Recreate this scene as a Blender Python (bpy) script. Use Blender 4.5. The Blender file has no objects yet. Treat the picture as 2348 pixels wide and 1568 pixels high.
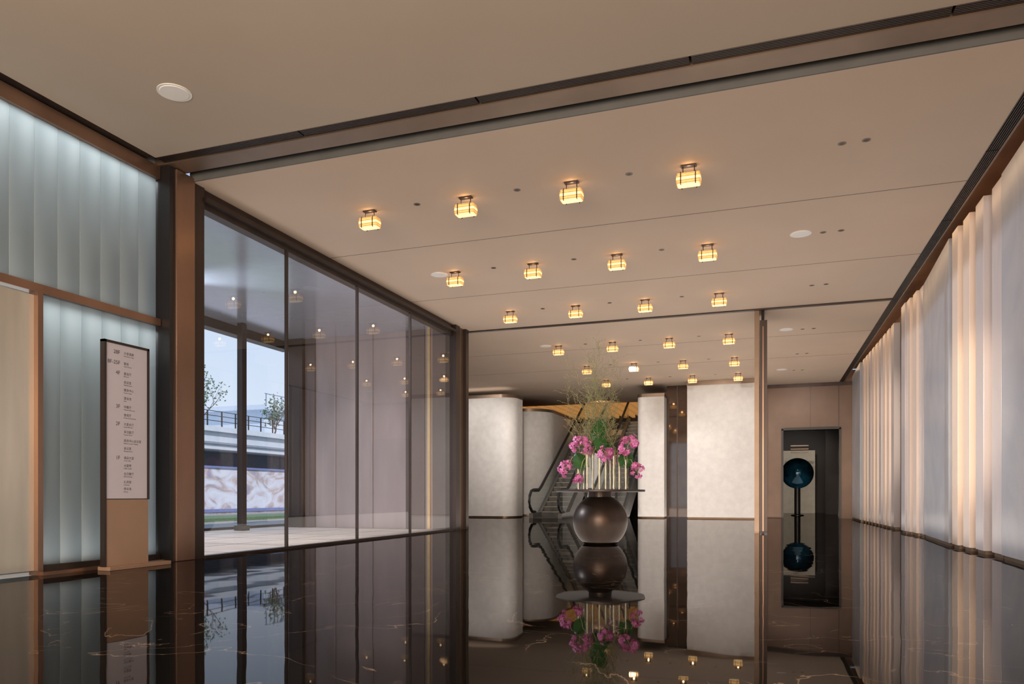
import bpy, math, random
from math import sin, cos, pi, radians
from mathutils import Vector, Matrix
random.seed(7)
S = bpy.context.scene
COL = S.collection
S.view_settings.view_transform = 'Standard'

# ------------------------------------------------------------------ materials
def nodes(m):
    m.use_nodes = True
    nt = m.node_tree
    return nt, nt.nodes, nt.links, nt.nodes['Principled BSDF']

def mat(name, col, rough=0.5, metal=0.0, var=0.08, scale=4.0, bump=0.0, bscale=40.0, spec=0.5, emis=None, es=0.0, stretch=(1,1,1), col2=None, coat=0.0):
    m = bpy.data.materials.new(name)
    nt, N, L, P = nodes(m)
    tc = N.new('ShaderNodeTexCoord'); mp = N.new('ShaderNodeMapping')
    mp.inputs['Scale'].default_value = stretch
    L.new(tc.outputs['Object'], mp.inputs['Vector'])
    no = N.new('ShaderNodeTexNoise'); no.inputs['Scale'].default_value = scale; no.inputs['Detail'].default_value = 5
    L.new(mp.outputs['Vector'], no.inputs['Vector'])
    cr = N.new('ShaderNodeValToRGB')
    c2 = col2 or tuple(min(1, c*(1+var)) for c in col)
    c1 = tuple(c*(1-var) for c in col)
    cr.color_ramp.elements[0].position = 0.3; cr.color_ramp.elements[1].position = 0.7
    cr.color_ramp.elements[0].color = (*c1, 1); cr.color_ramp.elements[1].color = (*c2, 1)
    L.new(no.outputs['Fac'], cr.inputs['Fac']); L.new(cr.outputs['Color'], P.inputs['Base Color'])
    P.inputs['Roughness'].default_value = rough; P.inputs['Metallic'].default_value = metal
    P.inputs['Specular IOR Level'].default_value = spec
    P.inputs['Coat Weight'].default_value = coat
    if bump > 0:
        n2 = N.new('ShaderNodeTexNoise'); n2.inputs['Scale'].default_value = bscale
        L.new(mp.outputs['Vector'], n2.inputs['Vector'])
        b = N.new('ShaderNodeBump'); b.inputs['Strength'].default_value = bump; b.inputs['Distance'].default_value = 0.02
        L.new(n2.outputs['Fac'], b.inputs['Height']); L.new(b.outputs['Normal'], P.inputs['Normal'])
    if emis:
        P.inputs['Emission Color'].default_value = (*emis, 1); P.inputs['Emission Strength'].default_value = es
    return m

def schlick(N, L, f0, top=1.0, pw=5.0):
    lw = N.new('ShaderNodeLayerWeight'); lw.inputs['Blend'].default_value = 0.5
    p = N.new('ShaderNodeMath'); p.operation = 'POWER'; p.inputs[1].default_value = pw
    L.new(lw.outputs['Facing'], p.inputs[0])
    ma = N.new('ShaderNodeMath'); ma.operation = 'MULTIPLY_ADD'; ma.inputs[1].default_value = top - f0; ma.inputs[2].default_value = f0
    L.new(p.outputs[0], ma.inputs[0])
    return ma.outputs[0]

def glass(name, tint=(1,1,1), f0=0.05, rough=0.0, top=1.0):
    m = bpy.data.materials.new(name); m.use_nodes = True
    nt = m.node_tree; N = nt.nodes; L = nt.links; N.clear()
    out = N.new('ShaderNodeOutputMaterial'); mix = N.new('ShaderNodeMixShader')
    tr = N.new('ShaderNodeBsdfTransparent'); tr.inputs['Color'].default_value = (*tint, 1)
    gl = N.new('ShaderNodeBsdfGlossy'); gl.inputs['Roughness'].default_value = rough
    L.new(schlick(N, L, f0, top), mix.inputs[0])
    L.new(tr.outputs[0], mix.inputs[1]); L.new(gl.outputs[0], mix.inputs[2]); L.new(mix.outputs[0], out.inputs[0])
    return m

def marble(name, base, vein, rough, scale=1.2, width=0.02, stretch=(1,1,1), rot=(0,0,0.5), floor=False):
    m = bpy.data.materials.new(name)
    nt, N, L, P = nodes(m)
    tc = N.new('ShaderNodeTexCoord'); mp = N.new('ShaderNodeMapping'); mp.inputs['Scale'].default_value = stretch
    mp.inputs['Rotation'].default_value = rot
    L.new(tc.outputs['Object'], mp.inputs['Vector'])
    n = N.new('ShaderNodeTexNoise'); n.inputs['Scale'].default_value = scale; n.inputs['Detail'].default_value = 6; n.inputs['Distortion'].default_value = 1.2
    L.new(mp.outputs['Vector'], n.inputs['Vector'])
    s = N.new('ShaderNodeMath'); s.operation = 'SUBTRACT'; s.inputs[1].default_value = 0.5
    a = N.new('ShaderNodeMath'); a.operation = 'ABSOLUTE'
    L.new(n.outputs['Fac'], s.inputs[0]); L.new(s.outputs[0], a.inputs[0])
    cr = N.new('ShaderNodeValToRGB')
    cr.color_ramp.elements[0].color = (*vein, 1); cr.color_ramp.elements[0].position = 0.0
    cr.color_ramp.elements[1].color = (*base, 1); cr.color_ramp.elements[1].position = width
    L.new(a.outputs[0], cr.inputs['Fac'])
    n3 = N.new('ShaderNodeTexNoise'); n3.inputs['Scale'].default_value = scale*2.3
    L.new(mp.outputs['Vector'], n3.inputs['Vector'])
    mx = N.new('ShaderNodeMix'); mx.data_type = 'RGBA'
    if floor:
        rr_ = N.new('ShaderNodeMapRange'); rr_.inputs[1].default_value = .42; rr_.inputs[2].default_value = .62
        L.new(n3.outputs['Fac'], rr_.inputs[0]); L.new(rr_.outputs[0], mx.inputs[0])
    else: L.new(n3.outputs['Fac'], mx.inputs[0])
    L.new(cr.outputs['Color'], mx.inputs[6]); mx.inputs[7].default_value = (*base, 1)
    L.new(mx.outputs[2], P.inputs['Base Color'])
    P.inputs['Roughness'].default_value = rough
    if floor:
        n2 = N.new('ShaderNodeTexNoise'); n2.inputs['Scale'].default_value = 1.6; n2.inputs['Detail'].default_value = 1
        L.new(tc.outputs['Object'], n2.inputs['Vector'])
        b = N.new('ShaderNodeBump'); b.inputs['Strength'].default_value = 0.07; b.inputs['Distance'].default_value = 0.02
        L.new(n2.outputs['Fac'], b.inputs['Height'])
        df = N.new('ShaderNodeBsdfDiffuse'); L.new(mx.outputs[2], df.inputs[0])
        gl = N.new('ShaderNodeBsdfGlossy'); gl.inputs['Roughness'].default_value = rough; gl.inputs['Color'].default_value = (0.66,0.64,0.63,1)
        L.new(b.outputs['Normal'], gl.inputs['Normal'])
        ms = N.new('ShaderNodeMixShader'); L.new(schlick(N, L, 0.04, 0.98, 5.8), ms.inputs[0])
        L.new(df.outputs[0], ms.inputs[1]); L.new(gl.outputs[0], ms.inputs[2])
        L.new(ms.outputs[0], N['Material Output'].inputs[0])
    return m

M_floor = marble('black_marble', (0.005,0.0045,0.004), (0.24,0.18,0.135), 0.018, scale=0.9, width=0.005, floor=True)
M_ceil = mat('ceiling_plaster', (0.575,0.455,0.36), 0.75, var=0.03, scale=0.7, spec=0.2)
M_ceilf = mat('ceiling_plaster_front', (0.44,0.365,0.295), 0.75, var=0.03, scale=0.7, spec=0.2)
M_seam = mat('shadow_gap', (0.10,0.075,0.06), 0.8)
M_black = mat('black_metal', (0.012,0.010,0.010), 0.35)
M_dark = mat('dark_bronze', (0.055,0.040,0.034), 0.35, metal=0.6, var=0.15, stretch=(1,1,.2))
M_bronze = mat('bronze', (0.22,0.155,0.11), 0.38, metal=0.7, var=0.1, scale=2)
M_copper = mat('copper_panel', (0.30,0.185,0.13), 0.30, metal=0.8, var=0.18, scale=2, stretch=(1,1,.3))
M_tan = mat('tan_panel', (0.36,0.235,0.16), 0.45, metal=0.3, var=0.05, scale=2)
M_gold = mat('polished_brass', (0.75,0.48,0.22), 0.25, metal=0.9)
M_grey = mat('grey_strip', (0.10,0.10,0.095), 0.6)
M_stone = mat('pale_stone', (0.74,0.72,0.70), 0.6, var=0.06, scale=5, bump=0.08, bscale=12)
M_marb_cool = marble('marble_cool_lit', (0.44,0.48,0.56), (0.53,0.56,0.62), 0.25, scale=0.6, width=0.10, stretch=(1,1,.8), rot=(0.7,0,0))  # fin marble with cool window light put into its colour
M_pink_lit = mat('marble_warm_lit', (0.93,0.78,0.68), 0.3, var=0.04, scale=2, stretch=(1,1,.15))  # copy of the fin marble with warm light in its colour
M_pink_shade = mat('marble_shaded', (0.46,0.35,0.30), 0.3, var=0.08, scale=3, stretch=(1,1,.15))  # copy of the fin marble darkened for the shade between fins
M_marb2 = marble('pale_marble', (0.66,0.61,0.63), (0.58,0.55,0.58), 0.25, scale=0.9, width=0.06, stretch=(1,1,.35), rot=(0.5,0,0))
M_brownwall = mat('brown_panel', (0.20,0.13,0.095), 0.45, metal=0.3, var=0.1, scale=1.5)
M_glass = glass('window_glass', (0.93,0.92,0.93), 0.08)
M_glassc = glass('clear_glass', (0.96,0.97,0.97), 0.05, top=.8)
M_bal = glass('balustrade_glass', (0.78,0.83,0.81), 0.05)
M_white = mat('white_paint', (0.80,0.78,0.75), 0.5, var=0.02)
M_steel = mat('brushed_steel', (0.22,0.215,0.21), 0.4, metal=0.6)
M_step = mat('step_metal',(0.09,0.085,0.08),.45,metal=.4)
M_rubber = mat('black_rubber', (0.02,0.02,0.02), 0.5)
M_mauve = mat('mauve_stone', (0.37,0.31,0.30), 0.25, var=0.25, scale=.5, stretch=(1.6,1,.4))
M_mauved = mat('dark_stone_band', (0.13,0.095,0.085), 0.3, var=0.15, scale=.6)
M_canopy = mat('canopy_soffit', (0.62,0.67,0.76), 0.16, metal=0.6, var=0.03)
M_pave = mat('paving', (0.60,0.53,0.48), 0.6, var=0.10, scale=2)
M_road = mat('asphalt', (0.32,0.30,0.29), 0.8)
M_grass = mat('grass', (0.14,0.22,0.12), 0.9, var=0.3, scale=20)
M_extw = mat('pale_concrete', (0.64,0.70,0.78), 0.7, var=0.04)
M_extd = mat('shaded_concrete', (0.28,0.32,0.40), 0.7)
M_leaf = mat('leaf_green', (0.026,0.11,0.022), 0.35, var=0.3, scale=8)
M_tleaf = mat('tree_foliage', (0.13,0.19,0.13), 0.8, var=0.3, scale=8)
M_bark = mat('bark', (0.12,0.08,0.06), 0.9)
M_willow = mat('willow', (0.30,0.29,0.14), 0.7, var=0.3, scale=10)
M_stem = mat('flower_stem', (0.46,0.45,0.18), 0.6, var=0.25, scale=12)
M_orchid = mat('orchid_petal', (0.76,0.10,0.44), 0.55, var=0.25, scale=16, col2=(0.95,0.42,0.74))
M_sphere = mat('aged_bronze', (0.055,0.038,0.029), 0.36, metal=0.7, var=0.35, scale=3, stretch=(1,1,.3), bump=0.1, bscale=5)
M_table = mat('table_slab', (0.05,0.038,0.032), 0.4, metal=0.3, var=0.15, scale=3)
M_globe = mat('blue_glaze', (0.003,0.02,0.04), 0.10, metal=0.4, var=0.7, scale=2.2, col2=(0.01,0.08,0.14))
M_wood = mat('warm_slat', (0.62,0.32,0.11), 0.5, var=0.15, emis=(1.0,0.5,0.15), es=0.30)  # emission paints a warm glow into slats that are no lamp
M_sign = mat('sign_face', (0.47,0.44,0.48), 0.4, var=0.02, emis=(0.9,0.85,0.95), es=0.03)
M_ink = mat('sign_ink', (0.04,0.035,0.04), 0.6)
M_amber = mat('amber_glass', (0.7,0.40,0.15), 0.3, var=0.2, scale=25, emis=(1.0,0.50,0.14), es=0.5)
M_hot = mat('lamp_filament', (1,0.8,0.5), 0.3, emis=(1.0,0.70,0.30), es=1.2)
M_beige = mat('beige_lit_wall', (0.66,0.58,0.46), 0.6, emis=(0.9,0.75,0.55), es=0.08)  # slight emission adds painted light to a plain wall
M_deep = mat('dark_interior', (0.03,0.022,0.018), 0.5)

M_chan = bpy.data.materials.new('channel_glass'); M_chan.use_nodes = True
nt = M_chan.node_tree; N = nt.nodes; L = nt.links; N.clear()
o = N.new('ShaderNodeOutputMaterial'); mx = N.new('ShaderNodeMixShader'); mx2 = N.new('ShaderNodeMixShader')
t = N.new('ShaderNodeBsdfTranslucent'); d = N.new('ShaderNodeBsdfDiffuse'); g = N.new('ShaderNodeBsdfGlossy')
tc = N.new('ShaderNodeTexCoord'); mp = N.new('ShaderNodeMapping'); mp.inputs['Scale'].default_value = (1,1.2,.15)
no = N.new('ShaderNodeTexNoise'); no.inputs['Scale'].default_value = 2.5; no.inputs['Detail'].default_value=1
cr = N.new('ShaderNodeValToRGB'); cr.color_ramp.elements[0].color = (0.60,0.66,0.68,1); cr.color_ramp.elements[1].color = (0.88,0.91,0.91,1)
cr.color_ramp.elements[0].position=.3; cr.color_ramp.elements[1].position=.7
L.new(tc.outputs['Object'], mp.inputs[0]); L.new(mp.outputs[0], no.inputs['Vector']); L.new(no.outputs['Fac'], cr.inputs[0])
L.new(cr.outputs[0], t.inputs[0]); d.inputs[0].default_value = (0.31,0.355,0.375,1)
g.inputs['Roughness'].default_value = 0.22
mx.inputs[0].default_value = 0.25
L.new(schlick(N, L, 0.05, .6), mx2.inputs[0])
L.new(t.outputs[0], mx.inputs[1]); L.new(d.outputs[0], mx.inputs[2])
L.new(mx.outputs[0], mx2.inputs[1]); L.new(g.outputs[0], mx2.inputs[2]); L.new(mx2.outputs[0], o.inputs[0])

M_hoard = bpy.data.materials.new('printed_hoarding')
nt, N, L, P = nodes(M_hoard)
tc = N.new('ShaderNodeTexCoord'); mp = N.new('ShaderNodeMapping'); mp.inputs['Scale'].default_value = (1,.5,.8)
L.new(tc.outputs['Object'], mp.inputs[0])
v = N.new('ShaderNodeTexNoise'); v.inputs['Scale'].default_value = 1.6; v.inputs['Detail'].default_value=6; v.inputs['Distortion'].default_value=1.5; L.new(mp.outputs[0], v.inputs['Vector'])
cr = N.new('ShaderNodeValToRGB'); e = cr.color_ramp.elements
e[0].color = (0.34,0.34,0.48,1); e[0].position=.32; e[1].color = (0.74,0.78,0.88,1); e[1].position = 0.62
x = e.new(0.43); x.color = (0.56,0.47,0.46,1); x = e.new(0.5); x.color = (0.66,0.66,0.76,1)
L.new(v.outputs['Fac'], cr.inputs[0]); L.new(cr.outputs[0], P.inputs['Base Color'])

# ------------------------------------------------------------------ mesh builder
class MB:
    def __init__(s): s.v=[]; s.f=[]; s.m=[]
    def add(s, vs, fs, mi=0):
        o=len(s.v); s.v+= [tuple(a) for a in vs]
        for f in fs: s.f.append(tuple(i+o for i in f)); s.m.append(mi)
    def box(s,x0,x1,y0,y1,z0,z1,mi=0):
        s.add([(x0,y0,z0),(x1,y0,z0),(x1,y1,z0),(x0,y1,z0),(x0,y0,z1),(x1,y0,z1),(x1,y1,z1),(x0,y1,z1)],
              [(3,2,1,0),(4,5,6,7),(0,1,5,4),(1,2,6,5),(2,3,7,6),(3,0,4,7)],mi); return s
    def prism(s, poly, z0, z1, mi=0):
        n=len(poly); vs=[(x,y,z0) for x,y in poly]+[(x,y,z1) for x,y in poly]
        s.add(vs,[tuple(range(n-1,-1,-1)),tuple(range(n,2*n))]+[(i,(i+1)%n,(i+1)%n+n,i+n) for i in range(n)],mi); return s
    def prismx(s, poly, x0, x1, mi=0):
        n=len(poly); vs=[(x0,y,z) for y,z in poly]+[(x1,y,z) for y,z in poly]
        s.add(vs,[tuple(range(n-1,-1,-1)),tuple(range(n,2*n))]+[(i,(i+1)%n,(i+1)%n+n,i+n) for i in range(n)],mi); return s
    def lathe(s, prof, c=(0,0), n=32, mi=0, closed=False):
        vs=[];k=len(prof)
        for i in range(n):
            a=2*pi*i/n
            for r,z in prof: vs.append((c[0]+r*cos(a),c[1]+r*sin(a),z))
        fs=[]
        for i in range(n):
            j=(i+1)%n
            for q in range(k-1 if not closed else k):
                p=(q+1)%k
                fs.append((i*k+q,j*k+q,j*k+p,i*k+p))
        if not closed:
            if prof[0][0]>1e-6: fs.append(tuple(i*k for i in range(n))[::-1])
            if prof[-1][0]>1e-6: fs.append(tuple(i*k+k-1 for i in range(n)))
        s.add(vs,fs,mi); return s
    def tube(s, pts, r, n=6, mi=0):
        pts=[Vector(p) for p in pts]; vs=[]; k=len(pts)
        for i,p in enumerate(pts):
            t=(pts[min(i+1,k-1)]-pts[max(i-1,0)]).normalized()
            up=Vector((0,0,1)) if abs(t.z)<.9 else Vector((1,0,0))
            a=t.cross(up).normalized(); b=t.cross(a)
            rr=r[i] if isinstance(r,(list,tuple)) else r
            for q in range(n):
                an=2*pi*q/n; vs.append(p+a*rr*cos(an)+b*rr*sin(an))
        fs=[]
        for i in range(k-1):
            for q in range(n):
                w=(q+1)%n; fs.append((i*n+q,i*n+w,(i+1)*n+w,(i+1)*n+q))
        fs.append(tuple(range(n))[::-1]); fs.append(tuple(range((k-1)*n,k*n)))
        s.add(vs,fs,mi); return s
    def build(s,name,mats,org=None,parent=None,smooth=False,bevel=0,**props):
        if not isinstance(mats,(list,tuple)): mats=[mats]
        if org is None:
            xs=[a[0] for a in s.v]; ys=[a[1] for a in s.v]; zs=[a[2] for a in s.v]
            org=((min(xs)+max(xs))/2,(min(ys)+max(ys))/2,min(zs))
        me=bpy.data.meshes.new(name)
        me.from_pydata([(a[0]-org[0],a[1]-org[1],a[2]-org[2]) for a in s.v],[],s.f)
        for m in mats: me.materials.append(m)
        for p,mi in zip(me.polygons,s.m): p.material_index=mi; p.use_smooth=smooth
        me.update()
        import bmesh
        bm=bmesh.new(); bm.from_mesh(me); bmesh.ops.recalc_face_normals(bm,faces=bm.faces); bm.to_mesh(me); bm.free()
        ob=bpy.data.objects.new(name,me); COL.objects.link(ob)
        if parent:
            ob.parent=parent
            ob.location=Vector(org)-W[parent.name]
        else: ob.location=org
        W[ob.name]=Vector(org)
        if bevel:
            b=ob.modifiers.new('b','BEVEL'); b.width=bevel; b.segments=2; b.limit_method='ANGLE'
        if smooth:
            try: me.set_sharp_from_angle(angle=radians(40))
            except Exception: pass
        for k,v in props.items(): ob[k]=v
        return ob
W={}
def empty(name,loc,**props):
    e=bpy.data.objects.new(name,None); e.empty_display_size=.1; COL.objects.link(e); e.location=loc; W[e.name]=Vector(loc)
    for k,v in props.items(): e[k]=v
    return e
def copy_tree(root,loc,**props):
    r=root.copy(); COL.objects.link(r); r.location=loc; W[r.name]=Vector(loc)
    for k,v in props.items(): r[k]=v
    for c in root.children:
        q=c.copy(); q.parent=r; COL.objects.link(q)
    return r
ST=dict(kind='structure')
def st(name,m,*b,label=None,bevel=0):
    mb=MB()
    for q in b: mb.box(*q)
    p=dict(ST); 
    if label: p['label']=label
    return mb.build(name,m,bevel=bevel,**p)

ZC=4.98; ZF=5.05
# ------------------------------------------------------------------ shell
st('floor',M_floor,(-7.33,3.2,-4,17.1,-.1,0),(-12.0,3.2,17.1,42,-.1,0),label='polished black marble floor with thin veins')
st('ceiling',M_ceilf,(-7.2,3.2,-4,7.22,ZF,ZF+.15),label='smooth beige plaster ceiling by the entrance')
st('trim_50',M_black,(-7.85,-7.2,-4,7.84,ZF+.08,ZF+.2))
st('trim_51',M_black,(-7.2,3.2,7.22,7.37,ZF+.08,ZF+.2))
st('ceiling',M_ceil,(-7.2,2.48,7.82,17.2,ZC,ZC+.2),label='smooth warm beige plaster ceiling with recessed lamps')
st('ceiling',M_ceil,(-12.0,2.48,17.3,29.3,ZC,ZC+.2),(-12.0,-3.3,29.3,32.6,ZC,ZC+.2),label='smooth warm beige plaster ceiling over escalator hall')
st('trim_1',M_bronze,(-7.35,3.2,7.37,7.66,ZF-.02,ZF+.2),label='bronze downstand beam across ceiling')
st('trim_2',M_black,(-7.35,3.2,7.66,7.80,ZF+.05,ZF+.2),label='black recessed track slot')
st('trim_3',M_grey,(-7.2,3.2,7.80,7.82,ZC,ZF+.2),label='grey fascia strip')
st('trim_4',M_dark,(-7.2,2.48,17.2,17.3,ZC-.03,ZC+.1),label='dark bronze sliding track')
for i,y in enumerate((11.1,14.2,20.4,23.6)):
    st('trim_%d'%(5+i),M_seam,(-7.2 if y<17 else -11.9,2.48,y-.006,y+.006,ZC-.002,ZC+.01))
def diffuser(x0,x1,y0,y1,z,along,lab,zt):
    mb=MB(); mb.box(x0,x1,y0,y1,z+.03,zt,0)
    k=6
    for i in range(k):
        if along=='x':
            w=(y1-y0)/k; mb.box(x0,x1,y0+w*i,y0+w*(i+.45),z,z+.03,1)
        else:
            w=(x1-x0)/k; mb.box(x0+w*i,x0+w*(i+.45),y0,y1,z,z+.03,1)
    mb.build('linear_air_diffuser',[M_black,M_dark],label=lab,category='air vent',group='linear air diffusers')
xs=[-7.2,-5.11,-2.91,-.70,1.52,3.2]
for a,b in zip(xs[:-1],xs[1:]): diffuser(a+.012,b-.012,7.22,7.37,ZF-.005,'x','dark slotted linear air diffuser beside the bronze beam',ZF+.08)
ys=[-4+2.24*i for i in range(6)]
for a,b in zip(ys[:-1],ys[1:]): diffuser(-7.34,-7.202,a+.012,min(b,7.22)-.012,ZF-.005,'y','dark slotted linear air diffuser above channel glass wall',ZF+.08)
ys=[7.84+2.38*i for i in range(10)]
for a,b in zip(ys[:-1],ys[1:]): diffuser(2.48,2.62,a+.012,b-.012,ZC-.005,'y','dark slotted linear air diffuser above marble fins',ZC+.09)
st('trim_52',M_black,(2.48,2.62,7.82,29.3,ZC+.09,ZC+.2))
st('trim_10',M_bronze,(2.62,2.645,7.82,29.3,ZC-.01,5.4),label='bronze cove edge')
st('ceiling',M_copper,(2.645,3.2,7.82,29.3,5.42,5.5),label='copper cove lid')
st('wall_right',M_copper,(3.2,3.4,-4,29.3,0,5.5),label='copper backing wall behind marble fins')

# ------------------------------------------------------------------ marble fins on the right wall
def slab(y0,y1,x0,m,lab,x1=3.19,xf=None,top=5.13):
    xf=x0 if xf is None else xf
    mb=MB(); mb.prism([(x0,y0),(x1,y0),(x1,y1),(xf,y1)],0.05,top)
    mb.build('marble_fin',m,bevel=.006,label=lab,category='wall panel',group='marble wall fins')
    mb=MB(); mb.prism([(x0+.03,y0+.02),(x1,y0+.02),(x1,y1-.01),(xf+.03,y1-.01)],0,0.05)
    mb.build('baseboard_right',M_bronze,kind='structure')
cool='wide veined marble panel tinted with cool light'; warm='narrow marble fin with light and shade in its colour'
def ribs(y,seq,mat_={'p':M_pink_lit,'d':M_pink_shade,'c':M_marb2}):
    for w,x,mk in seq:
        slab(y,y+w-.02,x,mat_[mk],warm,top=5.13 if mk!='d' else 5.05); y+=w
slab(8.0,11.42,2.86,M_marb_cool,cool,xf=2.95)
ribs(11.5,[(.46,2.97,'c'),(.20,3.10,'d'),(.44,2.92,'c'),(.20,3.08,'d'),(.40,2.89,'p'),(.18,3.05,'d'),(.40,2.86,'p'),(.14,3.0,'d')])
slab(14.0,16.85,2.86,M_marb_cool,cool,xf=3.0)
ribs(16.93,[(.40,3.0,'c'),(.42,2.95,'p'),(.16,3.1,'d'),(.42,2.92,'p'),(.50,2.89,'c')])
mb=MB().box(3.10,3.19,19.0,20.3,0,5.2); mb.build('door_1',M_deep,label='tall dark door between marble fins',kind='structure')
seq=[]
for i in range(9): seq+=[(.44,2.97-.013*i,'p' if i%3 else 'c'),(.18,3.1,'d')]
ribs(20.4,seq)
slab(26.1,29.25,2.82,M_marb_cool,cool,xf=2.90)

# ------------------------------------------------------------------ left: channel glass wall
XL=-7.33
st('wall_left',mat('cavity_paint',(0.51,0.55,0.57),.8),(-7.85,-7.75,-4,7.38,0,5.12),label='painted cavity wall behind channel glass')
st('trim_11',M_copper,(XL-.08,XL+.03,-4,7.40,4.87,5.03),label='copper head rail')
st('trim_12',M_copper,(XL-.08,XL+.04,-4,7.40,3.0,3.09),label='copper transom rail')
st('trim_13',M_copper,(XL-.08,XL+.05,5.72,5.78,0,3.0),label='copper door jamb')
st('baseboard_left',M_dark,(XL-.08,XL+.03,5.78,7.40,0,.10),label='dark bronze base rail')
st('trim_14',M_copper,(XL+.03,XL+.10,5.74,7.40,0,.035),label='copper floor strip')
def chan(y0,y1,z0,z1,lab):
    mb=MB(); w=y1-y0; k=10; pts=[]
    for i in range(k+1):
        t=i/k; pts.append((XL-.03+.010*(sin(pi*t)**.5 if 0<t<1 else 0), y0+.003+(w-.006)*t))
    back=[(x-.012,y) for x,y in pts]
    mb.prism(pts+back[::-1],z0,z1)
    mb.build('channel_glass_panel',M_chan,smooth=True,label=lab,category='glass panel',group='backlit channel glass')
y=7.39; ylist=[]
while y>-2: ylist.append(y); y-=.275
for i in range(len(ylist)-1):
    a,b=ylist[i+1],ylist[i]
    if a>3.0: chan(a,b,3.09,4.87,'backlit frosted channel glass strip above the copper transom')
yy=[7.39-.269*i for i in range(7)]
for i in range(6): chan(yy[i+1],yy[i],.10,3.0,'backlit frosted channel glass strip beside the door')
st('wall_left',M_brownwall,(-7.45,-7.38,-4,3.0,0,5.03))
st('door_2',mat('satin_door_metal',(0.50,0.475,0.41),.3,metal=.6,var=.25,scale=1,stretch=(1,2,.3),emis=(.8,.75,.6),es=.03),(XL-.03,XL-.01,4.4,5.72,.05,2.97),label='satin warm grey door panel')  # faint emission puts a warm glow into the door panel
st('trim_16',M_copper,(XL-.08,XL+.02,3.0,4.4,0,2.85))

# column and portal
st('wall_left',M_black,(-7.45,-7.16,7.41,7.50,0,5.02),label='black recess strip beside the column')  # solid black box set over the column's near face
mb=MB().box(-7.45,-7.13,7.50,7.82,0,5.02)
mb.build('bronze_column',M_copper,bevel=.008,label='copper clad square column beside the glazing',category='column')
st('trim_17',M_dark,(-7.30,-7.16,7.82,8.02,0,ZC))

# glazing
st('trim_18',M_dark,(-7.36,-7.20,8.02,16.42,4.72,ZC),label='dark bronze glazing head')
st('trim_19',M_dark,(-7.20,-7.12,8.02,16.42,4.80,4.86))
st('trim_20',M_dark,(-7.26,-7.14,8.02,16.42,0,.035),label='bronze sill')
my=[8.02,9.87,12.0,14.15,16.42]
for i in range(4):
    mb=MB(); mb.add([(-7.205,my[i],.03),(-7.205,my[i+1],.03),(-7.205,my[i+1],4.74),(-7.205,my[i],4.74)],[(0,1,2,3)])
    mb.build('window_%d'%(i+1),M_glass,kind='structure',label='tall frameless lobby window pane')
for i,yq in enumerate(my[1:4]):
    st('trim_%d'%(21+i),M_dark,(-7.225,-7.18,yq-.02,yq+.02,.03,4.74),label='slim dark bronze mullion')
mb=MB().box(-7.40,-7.12,16.42,16.66,0,ZC,1).box(-7.36,-7.16,16.66,16.95,0,ZC,0).box(-7.40,-7.08,16.95,17.12,0,ZC,1)
mb.build('trim_25',[M_bronze,M_dark],kind='structure',label='stepped dark bronze end post of glazing')

# exterior porch
st('wall_porch',M_mauve,(-11.6,-7.40,16.75,17.1,0,5.0),label='mauve grey stone porch wall')
mb=MB().box(-12.05,-11.62,16.6,17.1,0,4.99); mb.build('porch_pier',M_dark,label='dark bronze pier at the end of porch wall',category='column')
st('trim_30',M_mauved,(-8.62,-8.10,16.70,16.75,0,5.0),(-7.88,-7.42,16.70,16.75,0,5.0),(-11.6,-11.3,16.70,16.75,0,5.0),label='dark bronze stone bands')
for i,xq in enumerate((-9.6,-10.7)):
    st('trim_%d'%(31+i),M_mauve,(xq-.02,xq+.02,16.72,16.75,0,5.0))
st('trim_34',M_gold,(-8.02,-7.95,16.70,16.75,0,5.0),label='brass strip')
st('ceiling',M_canopy,(-12.4,-7.36,-4,17.1,5.0,5.2),label='pale porch canopy soffit')
st('trim_35',M_dark,(-12.6,-12.3,-4,17.1,4.78,5.0),label='dark canopy edge beam')
mb=MB().box(-12.08,-11.92,14.62,14.78,0,4.99).box(-12.13,-11.87,14.57,14.83,0,.12)
mb.build('porch_column',M_dark,bevel=.01,label='slim dark bronze column carrying the porch canopy',category='column')
st('floor',M_pave,(-12.6,-7.33,-4,17.0,-.12,-.005),label='pale stone porch paving')
st('trim_36',M_dark,(-12.75,-12.6,-4,17.2,-.12,.06),label='dark kerb')
for i in range(5):
    st('trim_%d'%(60+i),M_seam,(-12.6,-7.35,9.0+1.6*i,9.01+1.6*i,-.006,-.003))
for i in range(3):
    st('trim_%d'%(66+i),M_seam,(-8.8-1.3*i,-8.79-1.3*i,-4,16.7,-.006,-.003))
mb=MB().box(-90,-12.75,-20,120,-.2,-.1); mb.build('ground_exterior',M_road,kind='structure',label='asphalt street')
mb=MB().box(-21,-18.5,-10,70,-.1,.02); mb.build('grass_verge',M_grass,label='green grass verge along the street',category='grass',kind='stuff')
mb=MB()
mb.box(-26.2,-26,-5,75,-.1,2.25)
mb.build('printed_hoarding',M_hoard,label='blue printed construction hoarding along the street',category='hoarding')
mb=MB()
for yq in range(0,75,4): mb.box(-25.98,-25.9,yq-.06,yq+.06,-.1,2.35)
mb.box(-25.98,-25.93,-5,75,2.2,2.3).box(-25.98,-25.93,-5,75,0,.15)
mb.build('hoarding_posts',mat('blue_post',(0.20,0.24,0.48),.5),label='blue posts fixed to the hoarding',category='post',kind='stuff')
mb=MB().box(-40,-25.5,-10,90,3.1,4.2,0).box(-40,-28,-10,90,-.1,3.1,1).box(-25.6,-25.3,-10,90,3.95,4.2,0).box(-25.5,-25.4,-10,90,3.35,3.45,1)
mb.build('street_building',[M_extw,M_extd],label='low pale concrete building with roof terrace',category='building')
mb=MB()
yq=-10
while yq<90: mb.box(-25.75,-25.7,yq,yq+.05,4.2,5.0); yq+=1.0
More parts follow.
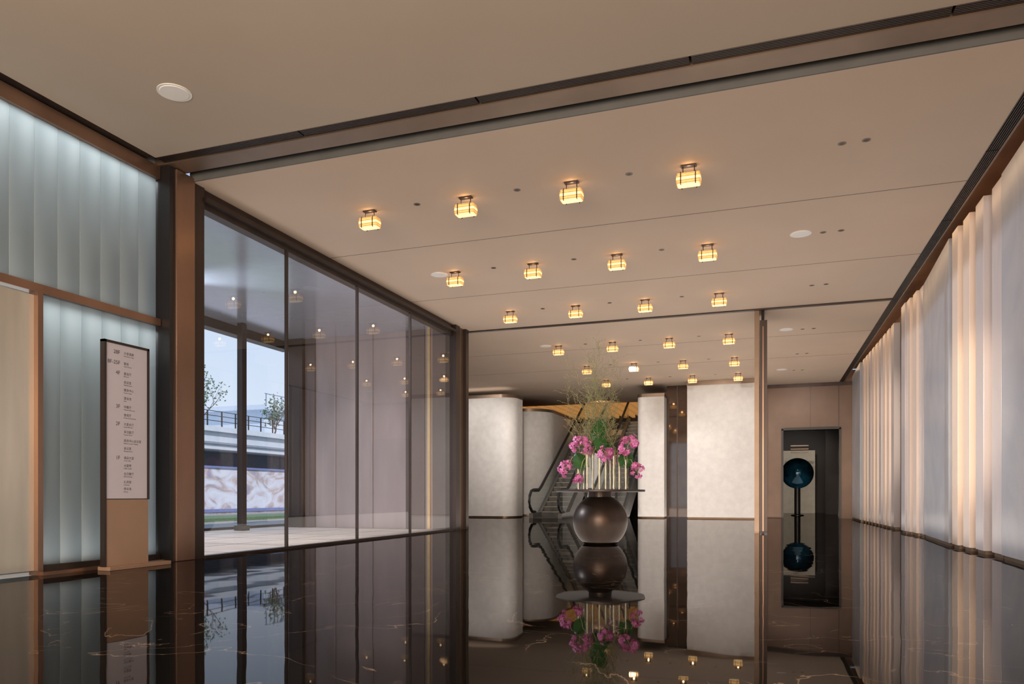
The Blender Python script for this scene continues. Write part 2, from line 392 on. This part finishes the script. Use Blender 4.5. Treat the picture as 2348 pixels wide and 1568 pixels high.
for z in (4.5,4.75,4.98): mb.box(-25.75,-25.71,-10,90,z,z+.03)
mb.build('terrace_railing',M_dark,label='metal railing along the roof terrace',category='railing')
mb=MB().box(-36,-30.5,39.5,70,4.2,6.3,0).box(-36.5,-30,39,70,6.3,6.6,0).box(-30.52,-30.48,41.5,52,4.6,5.9,1)
yq=39.1
while yq<70: mb.box(-30.1,-30.05,yq,yq+.05,6.6,7.3,1); yq+=.8
mb.box(-30.1,-30.05,39,70,7.27,7.32,1)
mb.build('terrace_pavilion',[M_extw,M_extd],label='pale pavilion on the roof terrace',category='building')
def tree(x,y,z0,h,seed,lab):
    R=random.Random(seed); e=empty('tree',(x,y,z0),label=lab,category='tree')
    mb=MB(); tips=[]
    def br(p,dv,l,r,lev):
        pts=[p]; q=p
        for i in range(4):
            dv=(dv+Vector((R.uniform(-.25,.25),R.uniform(-.25,.25),R.uniform(-.05,.2)))).normalized(); q=q+dv*l/4; pts.append(q)
        mb.tube(pts,[r*(1-.15*i) for i in range(5)],5)
        tips.append(q)
        if lev==0: return
        for i in range(4 if lev>1 else 3):
            k=R.choice((2,3,4)); nd=(dv*.6+Vector((R.uniform(-1,1),R.uniform(-1,1),R.uniform(.1,.9)))).normalized()
            br(pts[k],nd,l*.62,r*.5,lev-1)
    br(Vector((x,y,z0)),Vector((0,0,1)),h*.5,.07,3)
    mb.build('trunk',M_bark,org=(x,y,z0),parent=e)
    mf=MB()
    for t in tips:
        for i in range(6):
            c=t+Vector((R.gauss(0,.22),R.gauss(0,.22),R.gauss(0,.2))); a=Vector((R.uniform(-1,1),R.uniform(-1,1),R.uniform(-1,1))).normalized()*.08
            b=a.cross(Vector((R.uniform(-1,1),R.uniform(-1,1),R.uniform(-1,1)))).normalized()*.05
            c.z=max(c.z,z0+.15)
            mf.add([c-a,c+b,c+a,c-b],[(0,1,2,3)])
    mf.build('foliage',M_tleaf,org=(x,y,z0+h*.4),parent=e)
tree(-31.0,34.6,4.2,4.8,1,'slender leafy tree on the roof terrace')
tree(-28.5,37.8,4.2,2.4,5,'small bushy tree beside the terrace railing')
tree(-27.8,41.8,4.2,3.8,2,'slender leafy tree beside the pavilion')
tree(-28.6,31.0,4.2,2.2,9,'small bushy tree beside the terrace railing')

# ------------------------------------------------------------------ back lobby
st('wall_left',M_brownwall,(-12.2,-12.0,17.1,42,0,5.6))
def arc(cx,cy,r,a0,a1,n=14): return [(cx+r*cos(radians(a0+(a1-a0)*i/n)),cy+r*sin(radians(a0+(a1-a0)*i/n))) for i in range(n+1)]
def pylon(poly,h,lab,cap=.12):
    e=empty('curved_pillar_wall',(sum(p[0] for p in poly)/len(poly),sum(p[1] for p in poly)/len(poly),0),label=lab,category='wall')
    MB().prism(poly,.05,h).build('stone_body',M_stone,parent=e,smooth=True)
    cx=sum(p[0] for p in poly)/len(poly); cy=sum(p[1] for p in poly)/len(poly)
    def sc(p,k):
        dx,dy=p[0]-cx,p[1]-cy; l=math.hypot(dx,dy); return (p[0]+dx/l*k,p[1]+dy/l*k)
    MB().prism([sc(p,.02) for p in poly],h,h+cap).build('bronze_cap',M_bronze,parent=e,smooth=True)
    MB().prism([sc(p,-.02) for p in poly],0,.05).build('plinth',M_bronze,parent=e,smooth=True)
pylon([(-11.9,26.3)]+arc(-9.6,26.85,.55,-90,0)+[(-9.05,27.4),(-11.9,27.4)],4.56,'pale stone wall with rounded corner and bronze cap')
pylon([(-11.9,29.2)]+arc(-9.7,30.3,1.1,-90,0)+[(-8.6,34.4),(-11.9,34.4)],4.34,'pale curved stone wall beside the escalator')
pylon([(-4.62,28.0)]+arc(-4.4,27.75,.2,180,270,6)+[(-3.6,27.55),(-3.6,30.0),(-4.62,30.0)],4.50,'narrow pale stone pillar with bronze cap')
pylon([(-2.75,27.4),(-.42,27.4),(-.42,29.25),(-2.75,29.25)],4.82,'wide pale stone pillar with bronze cap',cap=.155)
M_mirror = mat('bronze_mirror',(0.16,0.12,0.10),.04,metal=.95)
st('wall_back',M_mirror,(-3.59,-2.76,28.3,28.4,0,4.98),label='dark bronze mirror panel between pillars')
st('trim_40',M_dark,(-3.22,-3.18,28.26,28.3,0,4.98))
st('wall_back',M_brownwall,(-.40,.55,29.3,29.6,0,4.98),(2.49,3.2,29.3,29.6,0,5.4),(.55,2.49,29.3,29.6,3.26,4.98),label='brown bronze panel wall with doorway')
st('trim_42',M_dark,(-.40,3.2,29.27,29.3,4.85,4.98))
st('trim_43',M_black,(.50,.57,29.25,29.62,0,3.3),(2.47,2.54,29.25,29.62,0,3.3),(.50,2.54,29.25,29.62,3.26,3.34),label='dark doorway frame')
st('trim_44',M_dark,(.62,2.45,29.28,29.29,3.34,3.36),(1.5,1.51,29.28,29.29,3.36,4.85),(2.46,2.47,29.28,29.29,3.36,4.85))
st('wall_vestibule',M_deep,(.1,.2,29.6,38,0,4.2),(3.0,3.1,29.6,38,0,4.2),(.1,3.1,38,38.1,0,4.2),label='dark room beyond doorway')
st('ceiling',M_deep,(.1,3.1,29.6,38,4.2,4.3))
st('wall_vestibule',M_beige,(.5,2.12,37.3,37.4,0,2.95),label='beige lit niche wall')
st('wall_vestibule',M_deep,(2.45,3.0,35.5,35.6,0,3.9),label='dark inner jamb wall')
st('trim_45',M_bronze,(1.0,1.75,35.6,35.7,2.75,2.8),(1.0,1.75,35.6,35.7,2.9,2.95),(1.0,1.75,35.6,35.7,3.05,3.1),label='dark bronze slats')
gx,gy=1.19,33.0
e=empty('globe_sculpture',(gx,gy,0),label='glossy dark blue globe sculpture on a dark pedestal beyond the doorway',category='sculpture')
MB().lathe([(0.25,0),(.25,.03),(.12,.06),(.12,1.20)],(gx,gy),24).build('pedestal',M_black,parent=e,smooth=True)
MB().lathe([(.64*sin(pi*i/24)+1e-7,1.76-.64*cos(pi*i/24)) for i in range(25)],(gx,gy),40).build('globe',M_globe,parent=e,smooth=True)

# escalators
def escalator(x0,x1,lab):
    ys,sl=27.0,.565; ye=34.4
    e=empty('escalator',((x0+x1)/2,ys,0),label=lab,category='escalator')
    zt=lambda y: max(0,(y-ys)*sl)
    mb=MB(); y=ys; z=.03
    mb.box(x0+.15,x1-.15,26.0,27.0,0,.03)
    while y<ye:
        z+=.34*sl
        mb.box(x0+.15,x1-.15,y,y+.36,max(0,z-.5),z,0); mb.box(x0+.16,x1-.16,y-.012,y+.002,z-.025,z+.001,1); y+=.34
    mb.build('steps',[M_step,mat('step_nosing',(0.30,.27,.20),.5)],parent=e)
    for xa,xb in ((x0,x0+.15),(x1-.15,x1)):
        MB().prismx([(25.9,0),(25.9,.18),(27.0,.22),(ye,zt(ye)+.28),(ye,zt(ye)-.45),(27.9,0)],xa,xb).build('side_skirt',M_steel,parent=e)
        xc=(xa+xb)/2
        mb=MB(); pl=[(25.95,.2),(25.75,.45),(25.75,.75),(25.95,.98),(26.9,1.0),(ye,zt(ye)+1.02),(ye,zt(ye)+.2),(27.0,.2)]
        mb.add([(xc,a,b) for a,b in pl],[tuple(range(8))]); mb.build('balustrade_glass',M_bal,parent=e)
        pts=[(xc,26.4,.22),(xc,26.0,.25),(xc,25.76,.42),(xc,25.68,.62),(xc,25.74,.84),(xc,25.92,1.0),(xc,26.2,1.05),(xc,26.9,1.06)]+[(xc,27.2+i*.9,zt(27.2+i*.9)+1.07) for i in range(9)]
        MB().tube(pts,.055,8).build('handrail',M_rubber,parent=e,smooth=True)
        MB().tube([(p[0],p[1],p[2]-.07) for p in pts[6:]],.018,6).build('rail_profile',M_steel,parent=e)
escalator(-8.3,-7.05,'escalator with glass balustrade beside the curved stone wall')
escalator(-6.2,-4.95,'escalator with glass balustrade beside the stone pillar')
mb=MB()
xq=-11.85
while xq<-3.5: mb.box(xq,xq+.16,32.72,41.9,5.25,5.50,0); xq+=.46
mb.box(-12,-3.3,32.62,41.9,5.5,5.55,1)
mb.build('slatted_timber_ceiling',[M_wood,M_deep],label='timber slat ceiling with added glow over the escalators',category='ceiling panel')
st('trim_46',M_bronze,(-12,-3.3,32.6,32.7,4.98,5.5))
st('wall_back',M_deep,(-12,-2.75,42,42.2,0,5.6))
st('wall_back',M_brownwall,(-3.5,-3.3,30.05,42,0,4.97))
st('floor',M_bronze,(-12,-3.5,34.75,42,3.7,3.95),label='upper landing slab')
st('wall_back',M_stone,(-7.0,-6.25,29.5,34.4,0,2.6),label='pale wall between the escalators')

# pivot leaf at the track
e=empty('pivot_door',(-.14,17.25,0),label='tall folded dark bronze partition leaf',category='door')
MB().box(-.27,-.17,17.31,17.9,0,ZC-.01).build('frame_post',M_bronze,parent=e)
MB().box(-.16,.0,17.31,18.6,.04,4.74).build('door_leaf',M_dark,parent=e)
MB().box(-.10,-.075,17.295,17.312,.05,4.6).build('leaf_edge',M_copper,parent=e)
MB().box(-.12,-.06,17.4,17.46,0,.04).build('pivot',M_black,parent=e)
MB().lathe([(.03,4.74),(.03,4.98)],(-.09,17.4),10).build('top_pivot',M_black,parent=e)

# ------------------------------------------------------------------ ceiling lamps
def make_lamp(x,y):
    z=ZC
    e=empty('ceiling_lamp',(x,y,z),label='amber glass ceiling lamp with dark metal bracket',category='ceiling lamp',group='amber ceiling lamps')
    MB().box(x-.095,x+.095,y-.04,y+.04,z-.018,z).build('ceiling_plate',M_dark,parent=e,bevel=.004)
    for dx in (-.07,.07):
        MB().tube([(x+dx,y,z-.018),(x+dx,y,z-.105)],.007,8).build('hanging_rod',M_dark,parent=e)
    MB().box(x-.10,x+.10,y-.02,y+.02,z-.112,z-.10).build('cross_bar',M_dark,parent=e)
    mb=MB(); ws=(.140,.150,.150,.150,.145)
    for i in range(5):
        zz=z-.114-i*.027; w=ws[i]; dd=.078
        def q(w,dd): return [(x-w,y-dd*.75),(x-w*.92,y-dd),(x+w*.92,y-dd),(x+w,y-dd*.75),(x+w,y+dd*.75),(x+w*.92,y+dd),(x-w*.92,y+dd),(x-w,y+dd*.75)]
        mb.prism(q(w,dd),zz-.021,zz,1 if i==2 else 0)
        mb.prism(q(w*.93,dd*.9),zz-.027,zz-.021,1)
    mb.build('glass_shade',[M_amber,M_hot],parent=e,bevel=.002)
    for sx in (-1,1):
        for sy in (-1,1):
            MB().tube([(x+sx*.09,y+sy*.02,z-.106),(x+sx*.09,y+sy*.08,z-.108),(x+sx*.09,y+sy*.088,z-.13),(x+sx*.09,y+sy*.088,z-.247),(x+sx*.09,y+sy*.072,z-.258)],.007,6).build('bracket',M_dark,parent=e)
    return e
LX=[-.93,-2.44,-3.95,-5.46]; LY=[9.45,12.55,15.65,19.7,23.1,26.1]
base=None
for yq in LY:
    for xq in LX:
        if base is None: base=make_lamp(xq,yq)
        else: copy_tree(base,(xq,yq,ZC))
        ld=bpy.data.lights.new('lamp_glow','POINT'); ld.energy=.8; ld.color=(1,.66,.34); ld.shadow_soft_size=.03
        lo=bpy.data.objects.new('lamp_glow',ld); COL.objects.link(lo); lo.location=(xq,yq,ZC-.06)
def make_down(x,y):
    e=empty('recessed_downlight',(x,y,ZC),label='small recessed ceiling downlight',category='downlight',group='recessed downlights')
    MB().lathe([(.030,ZC-.001),(.030,ZC-.004),(.048,ZC-.004),(.048,ZC-.0005)],(x,y),20,closed=True).build('trim_ring',M_bronze,parent=e)
    MB().lathe([(.030,ZC-.003),(.030,ZC-.001)],(x,y),16).build('lens',M_black,parent=e)
    return e
b=None; pts=[]
for yq in LY:
    for xq in (-1.68,-3.2,-4.7,.83,1.09): pts.append((xq,yq))
for xq,yq in pts:
    if b is None: b=make_down(xq,yq)
    else: copy_tree(b,(xq,yq,ZC))
def disc(x,y,z,r,lab):
    mb=MB().lathe([(r*.82,z-.012),(r*.86,z-.006),(r,z-.008),(r,z)],(x,y),40)
    e=mb.build('ceiling_speaker',M_white,org=(x,y,z),smooth=True,label=lab,category='speaker',group='ceiling speakers')
disc(-5.84,6.11,ZF,.17,'white round speaker grille on the entrance ceiling')
for xq,yq in ((.5,12.5),(-5.8,12.6),(.45,19.6),(-5.8,19.6),(.45,25.8)): disc(xq,yq,ZC,.16,'white round ceiling speaker grille among the downlights')

# ------------------------------------------------------------------ directory totem
tx=-7.0; ty0,ty1=6.29,6.93
e=empty('directory_sign',(tx-.05,(ty0+ty1)/2,0),label='tall bronze framed floor directory with white panel',category='sign')
MB().box(tx-.12,tx+.06,ty0+.02,ty1+.28,0,.045).build('base_plate',M_tan,parent=e,bevel=.005)
MB().box(tx-.06,tx-.008,ty0+.03,ty1-.01,.045,.80).build('lower_panel',M_tan,parent=e)
mb=MB().box(tx-.065,tx,ty0+.005,ty0+.032,.045,2.60).box(tx-.065,tx,ty1-.028,ty1,.80,2.60).box(tx-.065,tx,ty0+.005,ty1,2.572,2.60).box(tx-.065,tx-.03,ty0+.03,ty1-.03,.80,2.57)
mb.build('frame',M_dark,parent=e)
MB().box(tx-.03,tx-.012,ty0+.032,ty1-.028,.81,2.572).build('sign_panel',M_sign,parent=e)
def text(tb,s,yq,zq,size,align='LEFT'):
    cu=bpy.data.curves.new('t','FONT'); cu.body=s; cu.size=size; cu.align_x=align
    ob=bpy.data.objects.new('t',cu); COL.objects.link(ob)
    bpy.context.view_layer.update()
    dg=bpy.context.evaluated_depsgraph_get(); me=bpy.data.meshes.new_from_object(ob.evaluated_get(dg))
    tb.add([(tx-.0105,yq+v.co.x,zq+v.co.y) for v in me.vertices],[tuple(p.vertices) for p in me.polygons])
    bpy.data.objects.remove(ob); bpy.data.meshes.remove(me)
rows=[(808,'28F','大堂酒廊','Executive Lounge'),(832,'8F-25F','客房','Guest Rooms'),(855,'4F','宴会厅','Ballroom'),(875,'','会议室','Meeting Room'),(893,'','健身中心','Fitness Center'),(912,'','游泳池','Pool'),
(932,'3F','中餐厅','Chinese Restaurant'),(951,'','贵宾厅','Private Dining Rooms'),(972,'2F','大宴会厅','Grand Ballroom'),(990,'','多功能厅','Function Room'),(1010,'','商务中心会议室','Business Center Meeting'),(1028,'','会议室','Meeting Rooms'),
(1050,'1F','酒店大堂','Hotel Lobby'),(1068,'','大堂吧','Lobby Lounge'),(1087,'','全日餐厅','All Day Dining'),(1106,'','礼宾部','Concierge'),(1122,'','停车场','Parking')]
for py,fl,cn,en in rows:
    zq=.85+(1135-py)*8.42/1690-.015
    tb=MB()
    if fl: text(tb,fl,ty0+.225,zq,.062,'RIGHT')
    text(tb,cn,ty0+.275,zq+.008,.036); text(tb,en,ty0+.275,zq-.018,.020)
    tb.build('lettering',M_ink,parent=e)

# ------------------------------------------------------------------ table with flowers
cx,cy=-2.76,12.68
R2=(cos(radians(19.1)),sin(radians(19.1)))
F2=(-R2[1],R2[0])
def tp(u,v,z): return Vector((cx+u*R2[0]+v*F2[0],cy+u*R2[1]+v*F2[1],z))
e=empty('round_table',(cx,cy,0),label='round dark table on a bronze sphere pedestal',category='table')
prof=[]
r=.475
a0=math.asin(.28/r); a1=pi-math.asin(.22/r)
for i in range(29):
    a=a0+(a1-a0)*i/28; prof.append((r*sin(a), r*cos(a0)-r*cos(a)+.012))
top=prof[-1][1]
MB().lathe([(.26,0),(.28,.012)]+prof[1:],(cx,cy),64).build('sphere_pedestal',M_sphere,parent=e,smooth=True)
MB().lathe([(.20,top),(.20,.905)],(cx,cy),32).build('neck',M_dark,parent=e)
MB().lathe([(.75,.905),(.775,.912),(.775,.94),(.77,.945)],(cx,cy),72).build('tabletop',M_table,parent=e,smooth=True)
TZ=.945
vs=[(-.38,.02,.56),(-.24,-.12,.60),(-.12,.12,.62),(-.03,-.14,.60),(.10,.02,.62),(.22,-.13,.58),(.34,.04,.60),(.44,-.06,.52),(-.27,.16,.58),(.20,.18,.60)]
rr=random.Random(3)
for i,(u,v,h) in enumerate(vs):
    p=tp(u,v,TZ); r=.052
    ob=MB().lathe([(r,TZ),(r,TZ+h),(r-.005,TZ+h),(r-.005,TZ+.02),(1e-5,TZ+.02)],(p.x,p.y),24).build('glass_vase',M_glassc,org=p,smooth=True,label='tall clear glass cylinder vase on the round table',category='vase',group='glass vases on the table')
    sb=MB()
    for k in range(8):
        a=rr.uniform(0,6.28); q=rr.uniform(.005,.036); b2=rr.uniform(0,6.28)
        sb.tube([(p.x+q*cos(a),p.y+q*sin(a),TZ+.022),(p.x+.02*cos(b2+1),p.y+.02*sin(b2+1),TZ+h*.5),(p.x+.035*cos(b2),p.y+.035*sin(b2),TZ+h+rr.uniform(-.03,.12))],.004,5)
    sb.build('cut_stems',M_stem,org=p,parent=ob)
def blossom(mb,c,nrm,s,R):
    nrm=nrm.normalized(); up=Vector((0,0,1)) if abs(nrm.z)<.9 else Vector((1,0,0))
    a=nrm.cross(up).normalized(); b=nrm.cross(a); ph=R.uniform(0,1.2)
    for k in range(5):
        t=ph+k*2*pi/5; dd=a*cos(t)+b*sin(t); sd=a*-sin(t)+b*cos(t); w=.42 if k%2 else .55
        mb.add([c,c+dd*s*.5+sd*s*w*.75+nrm*s*.10,c+dd*s*.85+sd*s*w*.5+nrm*s*.05,c+dd*s*1.05,c+dd*s*.85-sd*s*w*.5+nrm*s*.05,c+dd*s*.5-sd*s*w*.75+nrm*s*.10],[(0,1,2,3),(0,3,4,5)])
    mb.add([c+a*s*.15+nrm*s*.1,c+b*s*.15+nrm*s*.1,c-a*s*.15+nrm*s*.1,c-b*s*.15+nrm*s*.1,c+nrm*s*.35],[(0,1,4),(1,2,4),(2,3,4),(3,0,4)],1)
M_ocen=mat('orchid_centre',(0.45,0.02,0.16),.5)
cl=[(-.34,-.15,1.72,.21,.15,0),(.08,-.32,1.54,.18,.13,3),(.50,-.10,1.75,.16,.15,7),(-.59,-.05,1.32,.15,.15,0),(.61,-.12,1.27,.13,.15,7),(-.40,-.22,1.12,.08,.08,1),(.38,-.25,1.62,.11,.09,5),(-.20,.40,1.60,.15,.12,8),(.28,.42,1.50,.15,.12,9)]
for i,(u,v,z,w,h,vi) in enumerate(cl):
    R=random.Random(50+i); c=tp(u,v,z); vv=vs[vi]; b0=tp(vv[0],vv[1],TZ+.03); b1=tp(vv[0]*1.0,vv[1],TZ+vv[2])
    mid=(b1+c)/2+Vector((0,0,.10))
    mb=MB().tube([b0,b1,mid,c],.005,6)
    bl=MB()
    for k in range(7):
        dv=Vector((R.gauss(0,1),R.gauss(0,1),R.gauss(0,.9))).normalized()
        lc=c+Vector((dv.x*w*.72,dv.y*w*.72,dv.z*h*.72)); mb.tube([c,(c+lc)/2+Vector((0,0,.02)),lc],.003,4)
        for q in range(int(3+w*24)):
            d2=Vector((R.gauss(0,1),R.gauss(0,1),R.gauss(0,1))).normalized(); rad=R.uniform(.5,1.15)*w*.38
            blossom(bl,lc+d2*rad,d2+dv*.5,R.uniform(.036,.052),R)
    ob=mb.build('orchid_spray',M_stem,org=b0,label='magenta orchid spray standing in a glass vase',category='orchid',group='orchid sprays')
    bl.build('blossoms',[M_orchid,M_ocen],org=c,parent=ob)
def bigleaf(u,v,z,ang,sz,tilt,vi,seed):
    vv=vs[vi]; b0=tp(vv[0],vv[1],TZ+.03); b1=tp(vv[0],vv[1],TZ+vv[2]); c=tp(u,v,z)
    dirv=Vector((sin(ang)*R2[0],sin(ang)*R2[1],cos(ang))); side=Vector((cos(ang)*R2[0],cos(ang)*R2[1],-sin(ang))); nr=dirv.cross(side)
    dirv=(dirv+nr*tilt).normalized()
    basep=c-dirv*sz*.5
    ob=MB().tube([b0,b1,basep],.006,6).build('broad_leaf',M_stem,org=b0,label='broad dark green heart shaped leaf in a vase',category='leaf',group='broad leaves')
    mb=MB(); n=12; vsx=[]
    for i in range(n+1):
        t=i/n; w=sz*.46*(math.sin(pi*min(1,(t*.86+.14)))**.75)*(1-.25*t)
        if i==n: w=.002
        for k in (-1,-.5,0,.5,1):
            off=-(.10*sz if i==0 else 0)*abs(k)
            vsx.append(basep+dirv*(sz*t+off)+side*w*k+nr*(abs(k)*.12*sz+.05*sz*sin(t*pi)))
    fs=[]
    for i in range(n):
        for k in range(4): fs.append((i*5+k,i*5+k+1,(i+1)*5+k+1,(i+1)*5+k))
    mb.add(vsx,fs); mb.build('leaf_blade',M_leaf,org=c,parent=ob,smooth=True)
for a in ((0.0,-.1,2.03,.35,.34,.2,3,1),(-.02,-.2,1.78,-.2,.28,.3,4,2),(-.36,-.1,1.46,-.5,.32,.3,1,3),(.46,-.08,1.50,.35,.32,.2,6,4),(.12,-.05,1.68,.9,.24,.3,4,5),(.0,.25,1.75,-.4,.30,-.3,2,6),(-.1,-.12,1.90,-.9,.22,.2,2,7)): bigleaf(*a)
for i in range(26):
    R=random.Random(200+i); vi=R.choice((2,3,4,8,9,1,5)); vv=vs[vi]; p=tp(vv[0],vv[1],TZ+.03)
    hgt=R.uniform(1.3,2.1) if i>9 else R.uniform(2.05,2.55)
    pts=[p]; q=Vector(p); lean=Vector((R.uniform(-.26,.22),R.uniform(-.22,.24),1)); n=24; ph=R.uniform(0,6)
    mb=MB(); tw=[]
    for k in range(n):
        if k<6: q=p+Vector((0,0,(k+1)*.1)); 
        else:
            q=q+lean*((hgt-.6)/(n-6))+Vector((cos(ph+k*1.1)*.04,sin(ph+k*1.3)*.04,0))
        pts.append(q.copy())
        if k>7: tw.append(q.copy())
    mb.tube(pts,[.0055*(1-.03*k) for k in range(n+1)],5)
    for t in tw:
        for z_ in range(2):
            dv=Vector((R.uniform(-1,1),R.uniform(-1,1),R.uniform(.1,1.2))).normalized(); pp=[t]; l=R.uniform(.10,.30); x=t
            for k in range(5):
                x=x+(dv+Vector((R.uniform(-.7,.7),R.uniform(-.7,.7),R.uniform(-.5,.5))))*l/5; pp.append(x)
            mb.tube(pp,.0021,3)
            for x in pp[2::2]:
                a=Vector((R.uniform(-1,1),R.uniform(-1,1),R.uniform(-1,1))).normalized()*.018; b_=a.cross(Vector((.3,.5,.8))).normalized()*.005
                mb.add([x,x+a*.5+b_,x+a,x+a*.5-b_],[(0,1,2,3)])
    mb.build('willow_branch',M_willow,org=p,label='tall curly willow branch rising from a vase',category='branch',group='curly willow branches')

# ------------------------------------------------------------------ lights
def area(name,loc,rot,sx,sy,en,col):
    l=bpy.data.lights.new(name,'AREA'); l.shape='RECTANGLE'; l.size=sx; l.size_y=sy; l.energy=en; l.color=col
    o=bpy.data.objects.new(name,l); COL.objects.link(o); o.location=loc; o.rotation_euler=[radians(a) for a in rot]; return o
area('ceiling_fill',(-2.3,21.5,.03),(180,0,0),9.0,22,620,(1,.89,.80))  # added upward fills above the floor brighten the ceiling, no real source
area('ceiling_fill',(-2.3,2.5,.03),(180,0,0),9.0,9,95,(1,.89,.78))
area('entrance_fill',(-1.5,-3.5,2.6),(90,0,0),8,4,1300,(1,.79,.60))  # added fill behind the camera, stands in for warm entrance light
area('cavity_strip',(-7.60,2.5,4.98),(0,0,0),.3,9.6,60,(.95,.98,1))
area('cavity_strip',(-7.60,5.9,2.95),(0,0,0),.3,3.0,13,(.95,.98,1))
area('cavity_strip',(-7.60,5.9,.12),(180,0,0),.3,3.0,4,(.95,.98,1))
area('porch_fill',(-9.9,8,.03),(180,0,0),4.2,17,130,(.90,.94,1))  # added upward fill that brightens the porch canopy
area('pillar_top_fill',(-10.5,26.85,4.70),(180,0,0),2.2,.8,5,(1,.88,.78))  # added unseen fill, lifts the dark ceiling above the pillar
area('fin_cove',(2.66,18.5,5.3),(0,-70,0),.12,21,26,(1,.62,.32))
def spot(loc,tgt,en,ang,col=(1,.93,.87),nm='fill_spot'):  # spots are added fills without a modelled fitting
    l=bpy.data.lights.new(nm,'SPOT'); l.energy=en; l.spot_size=radians(ang); l.spot_blend=.8; l.color=col; l.shadow_soft_size=.05
    o=bpy.data.objects.new(nm,l); COL.objects.link(o); o.location=loc
    o.rotation_euler=(Vector(tgt)-Vector(loc)).to_track_quat('-Z','Y').to_euler()
for x in (-10.3,-7.6,-4.1,-1.6): spot((x,22.5,4.9),(x,27.5,1.8),430,75)  # added to brighten the far pillars
spot((1.3,25.5,4.9),(1.3,29.3,2.5),110,80)
spot((1.3,33.2,4.1),(1.3,37.3,1.5),130,80)
spot((-7,31.5,4.8),(-7,36,3.5),120,120,(1,.6,.3))  # added for a warm tone above the escalators
spot((-2.0,3.5,3.2),(2.9,13.2,2.0),2600,17,(1,.78,.56),'fin_fill_spot')  # added mid-air spots put warm highlights on the fins
spot((-1.0,9.5,4.2),(2.9,23.0,2.2),2400,18,(1,.80,.60),'fin_fill_spot')
spot((-11.6,11.0,4.85),(2.9,15.5,2.2),2600,55,(.78,.88,1),'cool_fill_spot')  # added spot under the canopy, stands in for daylight on the fins
for yq in (6,9.5,13): spot((-9.8,yq,4.95),(-9.8,yq,0),420,120,(1,.94,.87))  # added to brighten the porch paving
spot((-9.8,12.5,4.95),(-9.8,16.75,1.2),300,52,(1,.93,.90))
sn=bpy.data.lights.new('sun','SUN'); sn.energy=3.0; sn.angle=radians(1); sn.color=(1,.93,.84)
so=bpy.data.objects.new('sun',sn); COL.objects.link(so); so.location=(20,-20,30)
so.rotation_euler=Vector((-.62,.40,-.68)).to_track_quat('-Z','Y').to_euler()

# world
w=bpy.data.worlds.new('sky'); S.world=w; w.use_nodes=True; N=w.node_tree.nodes; L=w.node_tree.links
bg=N['Background']; tc=N.new('ShaderNodeTexCoord'); sp=N.new('ShaderNodeSeparateXYZ'); cr=N.new('ShaderNodeValToRGB')
L.new(tc.outputs['Generated'],sp.inputs[0]); L.new(sp.outputs['Z'],cr.inputs[0]); L.new(cr.outputs[0],bg.inputs[0])
e=cr.color_ramp.elements; e[0].color=(.76,.85,.95,1); e[0].position=0; e[1].color=(.38,.56,.84,1); e[1].position=.45
bg.inputs[1].default_value=1.2

cam=bpy.data.cameras.new('camera'); co=bpy.data.objects.new('camera',cam); COL.objects.link(co)
cam.sensor_fit='HORIZONTAL'; cam.sensor_width=36; cam.lens=1690/2348*36; cam.shift_y=(1135-784)/2348
cam.clip_start=.05; cam.clip_end=500
co.location=(0,0,.85); co.rotation_euler=(radians(90),0,radians(19.1))
S.camera=co
